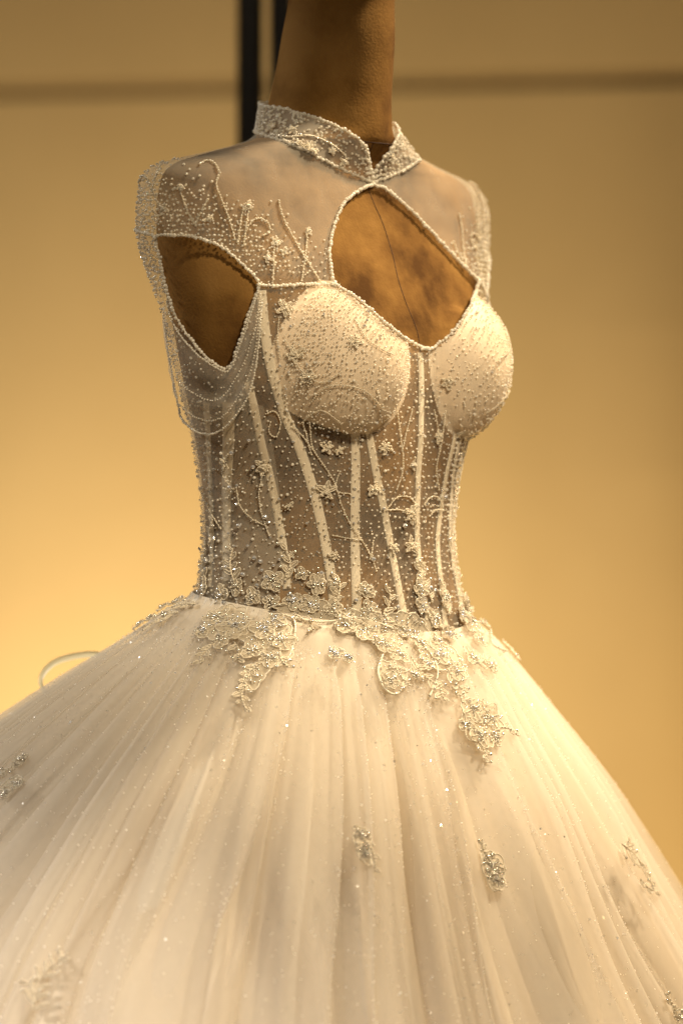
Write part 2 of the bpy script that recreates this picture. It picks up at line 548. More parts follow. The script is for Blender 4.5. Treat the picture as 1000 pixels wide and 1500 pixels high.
def zwaist(t):
    return 868 + 58 * ((1 + np.cos(t)) / 2) ** 2.0


def build_garment():
    SC = 250.0
    pts = []
    ts = np.linspace(-np.pi, np.pi, 300); 
    for k, t in enumerate(ts):
        lo, hi = float(zbase(t)), float(zwaist(t)) + 14
        ncol = 110
        ys = np.linspace(lo, hi, ncol)
        for y in ys:
            pts.append((t * SC, y))
    pts = np.array(pts)
    neck = None
    keep = np.ones(len(pts), bool)
    cons = [keyhole, arm, arm_m]
    for poly in cons:
        q = resample(np.vstack([poly, poly[:1]]) * [SC, 1], 2.0)
        for c in q:
            d2 = ((pts - c) ** 2).sum(1); keep &= d2 > 2.2 ** 2
    pts = pts[keep]
    allp = list(pts); edges = []
    for poly in cons:
        q = resample(np.vstack([poly, poly[:1]]) * [SC, 1], 5.0)[:-1]; n0 = len(allp)
        allp += list(q); edges += [(n0 + i, n0 + (i + 1) % len(q)) for i in range(len(q))]
    r = delaunay_2d_cdt([Vector((float(p[0]), float(p[1]))) for p in allp], edges, [], 0, 1e-4)
    Q = np.array([v[:] for v in r[0]]); Fc = np.array([f for f in r[2] if len(f) == 3]); Q[:, 0] /= SC
    cen = Q[Fc].mean(1)
    good = np.ones(len(Fc), bool)
    good &= outside(cen)
    good &= (cen[:, 1] > zbase(cen[:, 0]) - .5) & (cen[:, 1] < zwaist(cen[:, 0]) + 14.5)
    return Q, Fc[good], cen[good]


Q, Fc, cen = build_garment()
GW = garment(Q[:, 0], Q[:, 1])
bust_line = np.interp(np.abs(np.degrees(cen[:, 0])), [0, 40, 60, 90, 180], [418, 418, 418, 440, 440])
up = cen[:, 1] < bust_line


def sub(V, F):
    u, inv = np.unique(F, return_inverse=True); return V[u], inv.reshape(F.shape)


V, F = sub(GW, Fc[up]); yoke = mk('sheer_yoke', V, F, M['yoke'], dress)
V, F = sub(GW, Fc[~up]); bodice = mk('sheer_bodice', V, F, M['sheer'], dress)

for sg in (-1, 1):   # second net layer at the sides and back
    tt_ = sg * np.linspace(R(66), R(165), 70); ss_ = np.linspace(0, 1, 60)
    A, S = np.meshgrid(tt_, ss_, indexing='ij'); z0 = np.interp(np.abs(np.degrees(A)), [66, 90, 110, 165], [600, 580, 570, 560])
    Z = z0 * (1 - S) + (zwaist(A) + 10) * S
    mk('side_panel', garment(A, Z, -1.6).reshape(-1, 3), grid_faces(70, 60), M['side'], dress)

# collar: two stand-up panels meeting in front
tops = lambda t: np.interp(np.abs(np.degrees(t)), [0, 5, 12, 22, 36, 52, 90, 140, 180], [266, 248, 228, 210, 196, 184, 166, 152, 147])


def collar_pt(t, s):
    zb = CZ(np.abs(np.degrees(t))); b = garment(tof(t, zb), zb, 1.0)
    zt = tops(t); zn = np.minimum(zt, 196)
    rr = 8 + 5 * (np.abs(t) / np.pi)          # upper edge stands a little off the neck
    topw = world(fo(zn) + np.cos(t) * (fb(zn) + rr), np.sin(t) * (fa(zn) + rr), zt)
    f_ = sstep(0, R(16), np.abs(t))[..., None]
    low = b.copy(); low[..., 2] = zof(zt)
    topw = topw * f_ + low * (1 - f_)
    return b * (1 - s[..., None]) + topw * s[..., None]


for sg in (-1, 1):
    t1 = sg * np.linspace(R(1.5), R(180), 140); s1 = np.linspace(0, 1, 16)
    A, S = np.meshgrid(t1, s1, indexing='ij')
    V = collar_pt(A, S).reshape(-1, 3)
    mk('collar', V, grid_faces(140, 16), M['collar'], dress)

# ------------------------------------------------------------------ bead trims along the edges
def bead_row(name, P, r, step, m=None, parent=None, jitter=.25, core=True, base=ICO2):
    P = resample(P, step * U); n = len(P)
    C = P + rng.normal(0, jitter * r * U, P.shape)
    rr = r * U * rng.uniform(.82, 1.12, n)
    parts = [spheres(C, rr, base)]
    if core:
        parts.append(tube(P, r * .45 * U, 5))
    V, F = join(parts)
    return mk(name, V, tri(F), m or M['pearl'], parent or dress)


for dmn in (key_half, key_far):
    bead_row('keyhole_trim', gpos(dmn, 2), 3.0, 5.4)
for dmn in (sweet_half, sweet_far):
    bead_row('neckline_trim', gpos(dmn, 2), 2.7, 5.0)
arm_line = dom([(379, 417), (400, 419), (430, 418), (460, 417), (491, 419)], 6)
far_line = np.array([arm_line[0] * [-1, 1], .5 * (arm_line[0] * [-1, 1] + key_far[-1]), key_far[-1]])
for dmn in (arm_line, far_line):
    bead_row('neckline_trim', gpos(dmn, 2), 2.9, 5.2)
for a_ in (arm, arm_m):
    bead_row('armhole_trim', gpos(np.vstack([a_, a_[:1]]), 1.5), 2.8, 5.2)
for sg in (-1, 1):
    t1 = sg * np.linspace(R(.8), R(180), 160)
    bead_row('collar_trim', collar_pt(t1, np.ones(160)), 3.2, 5.8)
    bead_row('collar_trim', collar_pt(t1, np.zeros(160)), 3.0, 5.6)
# cap sleeve fold line on the shoulder
cap_px = [(197, 337), (214, 341), (229, 347)]
cp = dom(cap_px, 5)
for dmn in (cp, mirror(cp)):
    bead_row('cap_trim', gpos(dmn, 2), 2.9, 5.2)

# ------------------------------------------------------------------ padded cups
key_px = np.array([project(p) for p in gpos(keyhole)])
for sg in (-1, 1):
    tv = sg * np.linspace(R(2), R(88), 150); pv = np.linspace(420, 650, 130)
    A, B = np.meshgrid(tv, pv, indexing='ij')
    V = surf(A, B, 46, goff(A, B) - 2.6).reshape(-1, 3)
    la = ((V[:, :2] - AX) @ LV) / U * sg
    dist = np.sqrt(((la - BR['L'] + 2) / np.where(la > BR['L'] - 2, 124, 97)) ** 2 + ((B.ravel() - 531) / np.where(B.ravel() > 531, 112, 122)) ** 2)
    dm_ = np.stack([A.ravel(), B.ravel()], 1)
    bad = (dist > 1) | ~outside(dm_)
    V = V - gnormal(A.ravel(), B.ravel()) * NSGN * (2.2 * sstep(.86, 1.0, dist) * U)[:, None]
    F = grid_faces(150, 130); F = F[~bad[F].any(1)]
    V, F = sub(V, F)
    mk('bust_cup', V, F, M['cup'], dress)

# ------------------------------------------------------------------ boning channels on the bodice
def strip(name, px, wpx, m, lift=-3.2, thick=1.6, mir=True, dm=None):
    d0 = dom(px, 6) if dm is None else dm
    d0 = resample(d0 * [200, 1], 9) / [200, 1]
    for k, dd in enumerate((d0, mirror(d0)) if mir else (d0,)):
        if k:
            dd = dd[dd[:, 1] > 475]
        P = gpos(dd, lift); N = gnormal(dd[:, 0], dd[:, 1]) * NSGN
        T = np.gradient(P, axis=0); T /= np.linalg.norm(T, axis=1)[:, None]
        S = np.cross(T, N); S /= np.linalg.norm(S, axis=1)[:, None]
        prof = [(-.5, 0), (-.42, .8), (-.2, 1), (0, 1.05), (.2, 1), (.42, .8), (.5, 0)]
        V = np.stack([P + S * (u * wpx * U) + N * (h * thick * U) for u, h in prof], 1)
        mk(name, V.reshape(-1, 3), grid_faces(len(P), len(prof)), m, dress)


strip('boning', [(362, 560), (371, 595), (382, 650), (396, 705), (408, 765), (416, 815), (420, 862)], 12, M['bone'])
strip('boning', [(384, 425), (388, 480), (398, 545), (416, 605), (434, 645), (452, 695), (466, 745), (478, 800), (487, 855), (491, 895)], 14, M['bone'])
strip('boning', [(522, 630), (522, 700), (521, 770), (522, 830), (524, 900)], 14, M['bone'])
strip('boning', [(541, 630), (552, 690), (565, 750), (578, 820), (592, 890), (600, 918)], 12, M['bone'])
strip('boning', None, 11, M['bone'], mir=False, dm=np.array([(0.0, p) for p in np.linspace(520, 930, 40)]))
strip('boning', [(333, 590), (333, 640), (330, 700), (329, 770), (330, 850)], 20, M['bone'])
strip('boning', [(300, 590), (303, 650), (306, 720), (308, 790), (304, 860)], 12, M['bone'])

# ------------------------------------------------------------------ draped off-shoulder swag under the arm
Uc = dom([(246, 440), (262, 478), (290, 513), (320, 536), (338, 540), (352, 505), (366, 462), (379, 419)], 6)
Vc = dom([(243, 470), (249, 540), (263, 590), (288, 624), (318, 632), (346, 609), (372, 555), (383, 440)], 6)
Vc = resample(Vc * [200, 1], 1)[np.linspace(0, len(resample(Vc * [200, 1], 1)) - 1, len(Uc)).astype(int)] / [200, 1]
for mr in (False, True):
    a_, b_ = (mirror(Uc), mirror(Vc)) if mr else (Uc, Vc)
    ns = 18; rows = []
    for s in np.linspace(0, 1, ns):
        dd = a_ * (1 - s) + b_ * s
        lift = 3 + 15 * math.sin(math.pi * min(1, s * .8 + .12)) + 3.0 * math.sin(s * 14)
        ends = np.sin(np.linspace(0.05, np.pi - .05, len(dd))) ** .5
        P = garment(dd[:, 0], dd[:, 1]); N = gnormal(dd[:, 0], dd[:, 1]) * NSGN
        rows.append(P + N * (lift * ends * U)[:, None])
    G = np.stack(rows, 1)
    sw = mk('sleeve_swag', G.reshape(-1, 3), grid_faces(len(a_), ns), M['swag'], dress)
    for row in (0, ns - 1):
        bead_row('edge_beads', G[:, row], 1.9, 4.0, M['pearl'], sw, base=ICO1)
    for row in (7, 13):
        bead_row('bead_strand', G[:, row] + rng.normal(0, .3 * U, G[:, row].shape), 1.4, 4.4, M['pearl'], sw, base=ICO1, core=False)

# ------------------------------------------------------------------ pearl dots scattered over yoke, collar and bodice
def hexpts(t0, t1, p0, p1, sp, scale):
    out = []; row = 0; p = p0
    while p < p1:
        n = int((t1 - t0) * scale / sp)
        x = t0 + (np.arange(n) + .5 * (row % 2)) * sp / scale
        out.append(np.stack([x, np.full(n, p)], 1)); p += sp * .866; row += 1
    q = np.vstack(out); q += rng.normal(0, sp * .17, q.shape) / [scale, 1]; return q


q = hexpts(-np.pi, np.pi, 424, 925, 9.6, 215.)
q = q[outside(q) & (q[:, 1] < zwaist(q[:, 0]) - 2)]
ang = np.abs(np.degrees(q[:, 0])); pr = np.where(ang < 62, .80, .50) * np.where(ang > 120, .6, 1)
q = q[rng.random(len(q)) < pr]
P = gpos(q, 1.0)
V, F = spheres(P, (rng.uniform(1.0, 1.9, len(P)) + .9 * (rng.random(len(P)) < .06)) * U)
k_ = rng.random(len(P)) < .07; V2, F2 = spheres(P[k_] + rng.normal(0, 2 * U, P[k_].shape), rng.uniform(1.5, 2.5, k_.sum()) * U)
mk('crystal_dots', V2, F2, M['crystal'], dress, smooth=False, kind='stuff')
mk('pearl_dots', V, F, M['pearl'], dress, kind='stuff')
# thicker over the cups
q = hexpts(R(-80), R(80), 424, 640, 6.6, 330.)
q = q[outside(q)]
g1 = surf(q[:, 0], q[:, 1], 34); g0 = surf(q[:, 0], q[:, 1], 34, 0, .05); q = q[np.linalg.norm(g1 - g0, axis=1) > 7 * U]
q = q[rng.random(len(q)) < .50 + .35 * (1 - sstep(470, 600, q[:, 1]))]
P = gpos(q, .6)
V, F = spheres(P, rng.uniform(1.0, 1.75, len(P)) * U)
mk('pearl_dots', V, F, M['pearl'], dress, kind='stuff')
# yoke: thick towards the sleeve edge, none near the collar
q = hexpts(-np.pi, np.pi, 232, 436, 8.2, 290.)
q = q[outside(q) & (q[:, 1] > zbase(q[:, 0]) + 3)]
ab = np.stack([-np.abs(q[:, 0]), q[:, 1]], 1); pp = project(gpos(ab)); ang = np.abs(np.degrees(q[:, 0]))
yl = np.interp(pp[:, 0], [195, 240, 300, 360, 420, 480], [225, 238, 262, 285, 325, 352])
pr = np.where(ang < 100, .08 + .80 * sstep(-6, 62, pp[:, 1] - yl), .45) * (pp[:, 1] > yl - 14)
q = q[rng.random(len(q)) < pr]
bl = np.interp(np.abs(np.degrees(q[:, 0])), [0, 40, 60, 90, 180], [418, 418, 418, 440, 440]); q = q[q[:, 1] < bl - 3]
P = gpos(q, 1.2)
V, F = spheres(P, rng.uniform(1.3, 2.3, len(P)) * U)
mk('pearl_dots', V, F, M['pearl'], dress, kind='stuff')
# collar pearls
n = 1500; t1 = rng.uniform(-np.pi, np.pi, n); s1 = rng.uniform(.06, .95, n)
k_ = (rng.random(n) < np.where(np.abs(t1) < R(110), .62, .9)) & (np.abs(t1) > R(4)); t1, s1 = t1[k_], s1[k_]
P = collar_pt(t1, s1); ctr = world(fo(200.), 0, 200.)
nrm = P - ctr; nrm[:, 2] = 0; nrm /= np.linalg.norm(nrm, axis=1)[:, None]
P = P + nrm * 1.2 * U
V, F = spheres(P, rng.uniform(1.3, 2.6, len(P)) * U)
mk('pearl_dots', V, F, M['pearl'], dress, kind='stuff')

# ------------------------------------------------------------------ skirt
wr_t = np.linspace(-np.pi, np.pi, 721)
gp = surf(wr_t, zwaist(wr_t), 34, 6)
dx = (gp[:, 0] - AX[0]) / U; dy = (gp[:, 1] - AX[1]) / U
wfw = dx * FV[0] + dy * FV[1]; wla = dx * LV[0] + dy * LV[1]
wphi = np.unwrap(np.arctan2(wla, wfw)); wrad = np.hypot(wfw, wla)
gfront = pchip([-20, 0, 20, 45, 90, 135, 255, 355, 455, 635, 1000, 1700], [-4, 2, 22, 45, 76, 103, 178, 234, 291, 394, 580, 820])
gback = pchip([-20, 0, 20, 55, 120, 185, 300, 635, 1000, 1700], [-4, 4, 36, 84, 184, 276, 425, 745, 920, 1150])


def skirt_R(phi, h):
    ph = (phi + np.pi) % (2 * np.pi) - np.pi
    wv = np.clip(((1 - np.cos(ph)) / 2 - .117) / .766, -.12, 1.15)
    r0 = np.interp(ph, wphi, wrad, period=2 * np.pi)
    return r0 + gfront(h) * (1 - wv) + gback(h) * wv


def vnoise(x, n, seed):
    """smooth periodic noise on angle x"""
    g = np.random.default_rng(seed); s = np.zeros_like(x)
    for k in range(1, n + 1):
        s += g.normal() / k ** .5 * np.cos(k * x + g.uniform(0, 6.28))
    return s / math.sqrt(sum(1 / k for k in range(1, n + 1)))


def skirt_layer(N, kamp, B0, B1, offs, nphi, seed, hs, lean=.0, k0=.6):
    phi = np.linspace(-np.pi, np.pi, nphi, endpoint=False)
    PH, H = np.meshgrid(phi, hs, indexing='ij')
    g = np.random.default_rng(seed)
    den = np.exp(.80 * vnoise(phi, 22, seed)); cum = np.cumsum(den) / den.sum()
    ph0 = N * cum[:, None] + (.30 * np.sin(H / 230 + 1.5 * vnoise(PH, 3, seed + 2)) + .25 * vnoise(PH, 4, seed + 6)) * sstep(40, 500, H)
    depth = sstep(0, 260, H)
    kk = (k0 + kamp * vnoise(PH + H * .0004, 15, seed + 3)) * sstep(5, 120, H)
    B = (B0 + (B1 - B0) * depth) * (1 + .55 * vnoise(PH - H * .0003, 12, seed + 4))
    s = 2 * np.pi * ph0
    wv = np.cos(s) + .30 * np.cos(2 * s + 1.3) + .15 * vnoise(PH, 60, seed + 5)
    # sideways lean of the folds makes the edges overlap
    loc = 1 / np.gradient(ph0, phi, axis=0)          # radians per fold
    dphi = np.clip(kk, -2.2, 2.2) * np.abs(loc) / (2 * np.pi) * np.sin(s + .5)
    dm_ = np.exp(.5 * vnoise(phi, 12, 77)); cm = np.cumsum(dm_) / dm_.sum()
    mp = 2 * np.pi * (24 * cm[:, None] + .22 * np.sin(H / 260 + vnoise(PH, 3, 78)) * sstep(60, 500, H))
    macro = (np.cos(mp) + .35 * np.cos(2 * mp + .9)) * (1 + .6 * vnoise(PH, 9, 79)) * (1.0 * sstep(0, 30, H) + 12 * sstep(20, 420, H))
    Rr = skirt_R(PH, H) + offs * sstep(0, 60, H) + B * wv + macro
    py = zwaist(PH) + H
    p2 = PH + dphi
    return world(np.cos(p2) * Rr, np.sin(p2) * Rr, py)


hs = np.concatenate([np.linspace(-4, 60, 14), np.linspace(70, 700, 46), np.linspace(740, 1660, 20)])
hs = np.minimum(hs, 1660)
V = skirt_layer(38, .2, .5, 3, -30, 900, 3, hs, k0=.1); nh = len(hs)
V[..., 2] = np.maximum(V[..., 2], .004)
lining = mk('skirt_lining', V.reshape(-1, 3), grid_faces(900, nh, True), M['lining'], dress)
V = skirt_layer(40, .8, 2.0, 11, -12, 2000, 11, hs, k0=1.4); V[..., 2] = np.maximum(V[..., 2], .003)
under = mk('tulle_underlayer', V.reshape(-1, 3), grid_faces(2000, nh, True), M['tulle2'], dress)
VO = skirt_layer(54, .9, 2.2, 11, 3, 2600, 21, hs, k0=1.55); VO[..., 2] = np.maximum(VO[..., 2], .002)
outer = mk('tulle_overlayer', VO.reshape(-1, 3), grid_faces(2600, nh, True), M['tulle'], dress)

# glitter specks on the outer net
n = 19000
ii = rng.integers(0, 2600, n); fj = rng.uniform(8, 62, n); jj = fj.astype(int); fr = (fj - jj)[:, None]
C = VO[ii, jj] * (1 - fr) + VO[ii, np.minimum(jj + 1, nh - 1)] * fr
rad = C.copy(); rad[:, 0] -= AX[0]; rad[:, 1] -= AX[1]; rad[:, 2] = .25; rad[:, :2] /= np.linalg.norm(rad[:, :2], axis=1)[:, None]
C = C + rad * 1.6 * U
N0 = rad + rng.normal(0, .55, C.shape); N0 /= np.linalg.norm(N0, axis=1)[:, None]
A = np.cross(N0, [0.3, .2, .9]); A /= np.linalg.norm(A, axis=1)[:, None]; B = np.cross(N0, A)
sz = (rng.uniform(.6, 1.1, n) + 1.1 * rng.random(n) ** 8)[:, None] * U
th = np.linspace(0, 2 * np.pi, 6, endpoint=False)
V = np.stack([C + sz * (math.cos(a) * A + math.sin(a) * B) for a in th], 1).reshape(-1, 3)
F = (np.array([[0, 1, 2], [0, 2, 3], [0, 3, 4], [0, 4, 5]])[None] + (np.arange(n) * 6)[:, None, None]).reshape(-1, 3)
half = len(F) // 8 * 7
V1, F1 = sub(V, F[:half]); mk('glitter', V1, F1, M['flake'], dress, smooth=False, kind='stuff')
V1, F1 = sub(V, F[half:]); mk('glitter', V1, F1, M['glit'], dress, smooth=False, kind='stuff')

# smooth skirt envelope for placing lace
phi_e = np.linspace(-np.pi, np.pi, 361); hs_e = np.linspace(-10, 800, 120)
PE, HE = np.meshgrid(phi_e, hs_e, indexing='ij')
dxy = VO[..., :2] - AX; ofw = dxy @ FV / U; ola = dxy @ LV / U     # crest of the outer net, so that lace lies on the folds
oph = np.arctan2(ola, ofw); orr = np.hypot(ofw, ola); bins = np.clip(((oph + np.pi) / (2 * np.pi) * 360).astype(int), 0, 359)
CR = np.zeros((360, nh)); CS = np.zeros((360, nh)); CN = np.zeros((360, nh))
for j in range(nh):
    np.maximum.at(CR[:, j], bins[:, j], orr[:, j]); np.add.at(CS[:, j], bins[:, j], orr[:, j]); np.add.at(CN[:, j], bins[:, j], 1)
CM = sum(np.roll(CS, k, 0) for k in (-1, 0, 1)) / np.maximum(1, sum(np.roll(CN, k, 0) for k in (-1, 0, 1)))
CR = .5 * np.max([np.roll(CR, k, 0) for k in (-1, 0, 1)], 0) + .5 * CM; CR = np.mean([np.roll(CR, k, 0) for k in range(-3, 4)], 0)
CR = np.vstack([CR, CR[:1]])
RE = np.stack([np.interp(hs_e, hs, CR[i]) for i in range(361)], 0) + 5.0
EV = world(np.cos(PE) * RE, np.sin(PE) * RE, zwaist(PE) + HE).reshape(-1, 3); EF = tri(grid_faces(361, 120))
bvh_s = BVHTree.FromPolygons([tuple(v) for v in EV], [tuple(int(i) for i in f) for f in EF])
# bodice + skirt together
GK = (PP.ravel()[GF].mean(1) < zwaist(TT.ravel()[GF].mean(1)) + 4)
bvh_all = BVHTree.FromPolygons([tuple(v) for v in np.vstack([GV, EV])],
                               [tuple(int(i) for i in f) for f in np.vstack([GF[GK], EF + len(GV)])])


# ------------------------------------------------------------------ lace motifs
class Patch:
    """a spot on the dress; maps flat motif coordinates (pixels) onto the cloth"""
    def __init__(s, px, py, ang=0, scale=1, bvh=None):
        s.b = bvh or bvh_all
        x = px
        for k in range(60):
            h = s.b.ray_cast(CAMP, ray(x, py))
            if h[0] is not None:
                break
            x += 1.5 if x < 480 else -1.5
        s.P = np.array(h[0]); n = np.array(h[1]); d = s.P - np.array(CAMP)
        if n @ d > 0:
            n = -n
        s.N = n; upv = np.array([0, 0, 1.]); upv = upv - n * (upv @ n); upv /= np.linalg.norm(upv)
        rt = np.cross(upv, n)
        if rt[0] < 0 and abs(n[0]) < .9:
            pass
        c, sn = math.cos(R(ang)), math.sin(R(ang))
        s.X = (rt * c + upv * sn); s.Y = (-rt * sn + upv * c); s.k = scale * U

    def map(s, V):
        out = np.empty_like(V, dtype=float)
        for i, (u, v, h) in enumerate(V):
            q = s.P + (s.X * u + s.Y * v) * s.k
            loc, nor, _, dist = s.b.find_nearest(Vector(q))
            nor = np.array(nor)
            if nor @ s.N < 0:
                nor = -nor
            out[i] = np.array(loc) + nor * (h * s.k + 1.6 * U)
        return out


def petal_shape(L, Wd, x0, a, curl=.18, ruff=0.0):
    """filled petal + corded rim in motif coordinates; returns verts, faces, material index"""
    nu, nv = 8, 5
    u = np.linspace(0, 1, nu); wv = Wd * np.sin(np.pi * np.clip(u * .86 + .10, 0, 1)) ** .65
    V = []
    for k in range(nu):
        for j in range(nv):
            q = (j / (nv - 1) - .5) * 2
            V.append((x0 + u[k] * L, q * wv[k] * .5, curl * L * (u[k] ** 1.5) + .10 * Wd * (1 - q * q) + ruff * math.sin(k * 2.1 + j)))
    V = np.array(V); F = grid_faces(nu, nv)
    rim = np.vstack([V[[k * nv for k in range(nu)]], V[[(nu - 1) * nv + j for j in range(1, nv)]], V[[k * nv + nv - 1 for k in range(nu - 2, -1, -1)]]])
    rim = spline(rim, 2)
    TV, TF = tube(rim + [0, 0, .5], .85, 5)
    mid = V[[k * nv + nv // 2 for k in range(nu)]] + [0, 0, .6]
    SV, SF = tube(mid[:-1], .8, 4)
    VV = np.vstack([V, TV, SV]); FF = np.vstack([F, TF + len(V), SF + len(V) + len(TV)])
    mi = np.r_[np.zeros(len(F)), np.ones(len(TF) + len(SF))]
    c, s = math.cos(a), math.sin(a)
    VV = np.stack([VV[:, 0] * c - VV[:, 1] * s, VV[:, 0] * s + VV[:, 1] * c, VV[:, 2]], 1)
    return VV, FF, mi


def lace_flower(px, py, size, n=5, ang=None, beads='silver', lift=0, parent=None, bvh=None, nb=9, pw=1.0):
    ang = rng.uniform(0, 72) if ang is None else ang
    p = Patch(px, py, ang, 1, bvh)
    r = size / 2
    nb2 = nb + int(size * .5); sp = np.r_[np.full(nb, .13), np.full(nb2 - nb, .42)] * r
    c = spheres(np.stack([rng.normal(0, 1, nb2) * sp, rng.normal(0, 1, nb2) * sp, rng.uniform(2.0, 4.2, nb2) + lift], 1), rng.uniform(.9, 2.0, nb2))
    root = mk('lace_flower', p.map(c[0]), c[1], M[beads], parent or dress)
    for k in range(n):
        L = r * rng.uniform(.75, 1.0)
        L *= rng.uniform(.7, 1.12)
        V, F, mi = petal_shape(L, L * rng.uniform(.75, 1.0) * pw, r * .08, 2 * np.pi * k / n + rng.normal(0, .2), rng.uniform(.02, .12), .7)
        V[:, 2] += lift
        mk('petal', p.map(V), F, [M['lace'], M['cord']], root, mi=mi)
    return root


def lace_sprig(px, py, length, ang, leaves=6, leafL=12, beads='silver', tip=True, curve=.15, parent=None, bvh=None, lw=.5):
    """a curved stem with paired leaves and bead ends; grows from (px,py) towards ang (0 right, 90 up)"""
    p = Patch(px, py, ang, 1, bvh)
    s = np.linspace(0, 1, 14); X = s * length; Y = curve * length * np.sin(s * np.pi) * rng.choice([-1, 1])
    stem = np.stack([X, Y, np.full(14, 1.2)], 1)
    V, F = tube(stem, 1.15, 5)
    bd = spheres(resample(stem, 5.0) + [0, 0, 1.4], 1.5); m_ = join([(V, F), bd])
    root = mk('lace_sprig', p.map(m_[0]), tri(m_[1]), [M['cord'], M[beads]], parent or dress, mi=np.r_[np.zeros(2 * len(F)), np.ones(len(bd[1]))] if False else None)
    for k in range(leaves):
        f_ = (k + .6) / leaves; i = min(13, int(f_ * 13)); sd = 1 if k % 2 else -1
        L = leafL * rng.uniform(.75, 1.15) * (1.1 - .35 * f_)
        V, F, mi = petal_shape(L, L * lw, 0, sd * rng.uniform(.6, 1.1), .12, .3)
        V[:, 0] += X[i]; V[:, 1] += Y[i]
        mk('leaf', p.map(V), F, [M['lace'], M['cord']], root, mi=mi)
        if rng.random() < .6:
            a = sd * .9
            C = np.array([[X[i] + L * 1.1 * math.cos(a), Y[i] + L * 1.1 * math.sin(a), 2.5]])
            b = spheres(C, rng.uniform(1.6, 2.8), ICO2); mk('bead', p.map(b[0]), b[1], M[beads], root)
    return root


def lace_scroll(pxs, r=1.6, parent=None, bvh=None, bead=True):
    """corded scroll following a photo polyline on the cloth"""
    b = bvh or bvh_all; pts = []
    for x, y in spline(pxs, 6):
        h = b.ray_cast(CAMP, ray(x, y))
        if h[0] is not None:
            n = np.array(h[1]); n = n if n @ (np.array(h[0]) - np.array(CAMP)) < 0 else -n
            pts.append(np.array(h[0]) + n * 2.2 * U)
    if len(pts) < 3:
        return
    parts = [tube(resample(pts, 3 * U), r * U, 5)]
    C = resample(pts, 5.5 * U); parts.append(spheres(C + rng.normal(0, .8 * U, C.shape), rng.uniform(1.2, 2.2, len(C)) * U))
    V, F = join(parts)
    nf = 2 * len(parts[0][1])
    a = tri(parts[0][1]); bq = parts[1][1] + len(parts[0][0])
    mk('lace_scroll', V, np.vstack([a, bq]), [M['cord'], M['silver']], parent or dress, mi=np.r_[np.zeros(len(a)), np.ones(len(bq))])


# beaded vines on yoke and bodice, each mirrored on the far side
def vine(px, r=1.7, step=3.7, mir=True, m=None, leafend=None):
    d0 = dom(px, 7)
    for k, dd in enumerate((d0, mirror(d0)) if mir else (d0,)):
        dd = dd[outside(dd)]
        if len(dd) > 4:
            bead_row('beaded_vine', gpos(dd, 2.0), r, step, m or M['seed'], base=ICO1)


c1 = lambda L: [(150 + .35 * u, 100 + .35 * v) for u, v in L]
c6 = lambda L: [(430 + .3 * u, 600 + .3 * v) for u, v in L]
c5 = lambda L: [(250 + .25 * u, 620 + .25 * v) for u, v in L]
c3 = lambda L: [(180 + .3 * u, 330 + .3 * v) for u, v in L]
for L in ([(405, 405), (440, 390), (470, 405), (487, 440), (475, 490), (500, 560), (530, 640), (552, 715)],
          [(320, 490), (340, 560), (370, 630), (390, 660)], [(390, 655), (410, 600), (440, 550)],
          [(735, 555), (750, 620), (790, 700), (830, 770), (880, 850), (905, 890)],
          [(715, 740), (715, 820), (710, 900)], [(850, 690), (850, 760), (830, 890)],
          [(600, 670), (630, 635), (665, 632), (695, 655), (695, 690), (670, 700)], [(590, 570), (575, 650), (565, 730)],
          [(150, 490), (160, 452), (190, 460), (206, 500), (235, 560)], [(248, 405), (222, 470), (205, 560), (240, 630)],
          [(610, 590), (600, 650), (590, 740)]):
    vine(c1(L), 2.0, 4.3)
for L in ([(0, 80), (60, 150), (130, 250), (195, 350), (230, 460), (270, 550), (330, 640), (380, 730), (400, 790)],
          [(225, 300), (205, 360), (212, 400), (270, 410)], [(190, 615), (270, 630), (330, 640)],
          [(450, 490), (500, 430), (560, 428), (590, 465)], [(500, 0), (520, 150), (530, 280), (500, 390)], [(575, 0), (545, 110), (525, 200)],
          [(460, 490), (520, 490), (545, 510)], [(385, 640), (380, 690), (370, 730)], [(80, 60), (85, 160), (110, 220)]):
    vine(c6(L), 1.5, 3.6, mir=True)
for L in ([(540, 300), (520, 420), (540, 540), (580, 660)], [(390, 380), (410, 480), (480, 560), (560, 600)], [(340, 180), (310, 300), (400, 420)],
          [(180, 380), (230, 500), (300, 620)]):
    vine(c5(L), 1.5, 3.6)
for L in ([(760, 450), (755, 560), (770, 650)], [(790, 520), (760, 560)], [(700, 920), (740, 905), (770, 960), (750, 1030), (715, 1010), (720, 960)],
          [(880, 960), (900, 1050), (920, 1120)]):
    vine(c3(L), 1.5, 3.6)
# swirls across the cups
for L in ([(420, 500), (440, 540), (470, 560), (500, 545)], [(455, 590), (480, 565), (530, 570), (560, 600)], [(520, 470), (540, 500), (575, 520)],
          [(440, 620), (470, 600), (500, 620)]):
    vine(L, 1.3, 3.6)

# small bead flowers on bodice and yoke
for x, y, s, n in ((417, 452, 30, 7), (478, 720, 34, 5), (600, 752, 34, 5), (385, 683, 26, 7), (545, 716, 22, 6), (478, 655, 24, 5), (497, 660, 18, 5),
                   (563, 655, 24, 5), (603, 681, 18, 4), (432, 520, 30, 6), (452, 552, 28, 6), (520, 500, 24, 5), (487, 815, 16, 6), (575, 803, 18, 5), (600, 800, 30, 5),
                   (640, 640, 24, 5), (655, 560, 22, 5), (330, 680, 22, 5), (424, 741, 16, 2)):
    lace_flower(x, y, s, n, beads='seed', nb=5, pw=.55)
for x, y, s, n in ((363, 302, 18, 5), (404, 355, 20, 5), (451, 340, 14, 6), (391, 378, 18, 4), (303, 322, 16, 2), (264, 275, 14, 2), (415, 370, 16, 4), (240, 305, 18, 4)):
    lace_flower(x, y, s, n, beads='pearl', nb=4, pw=.55)

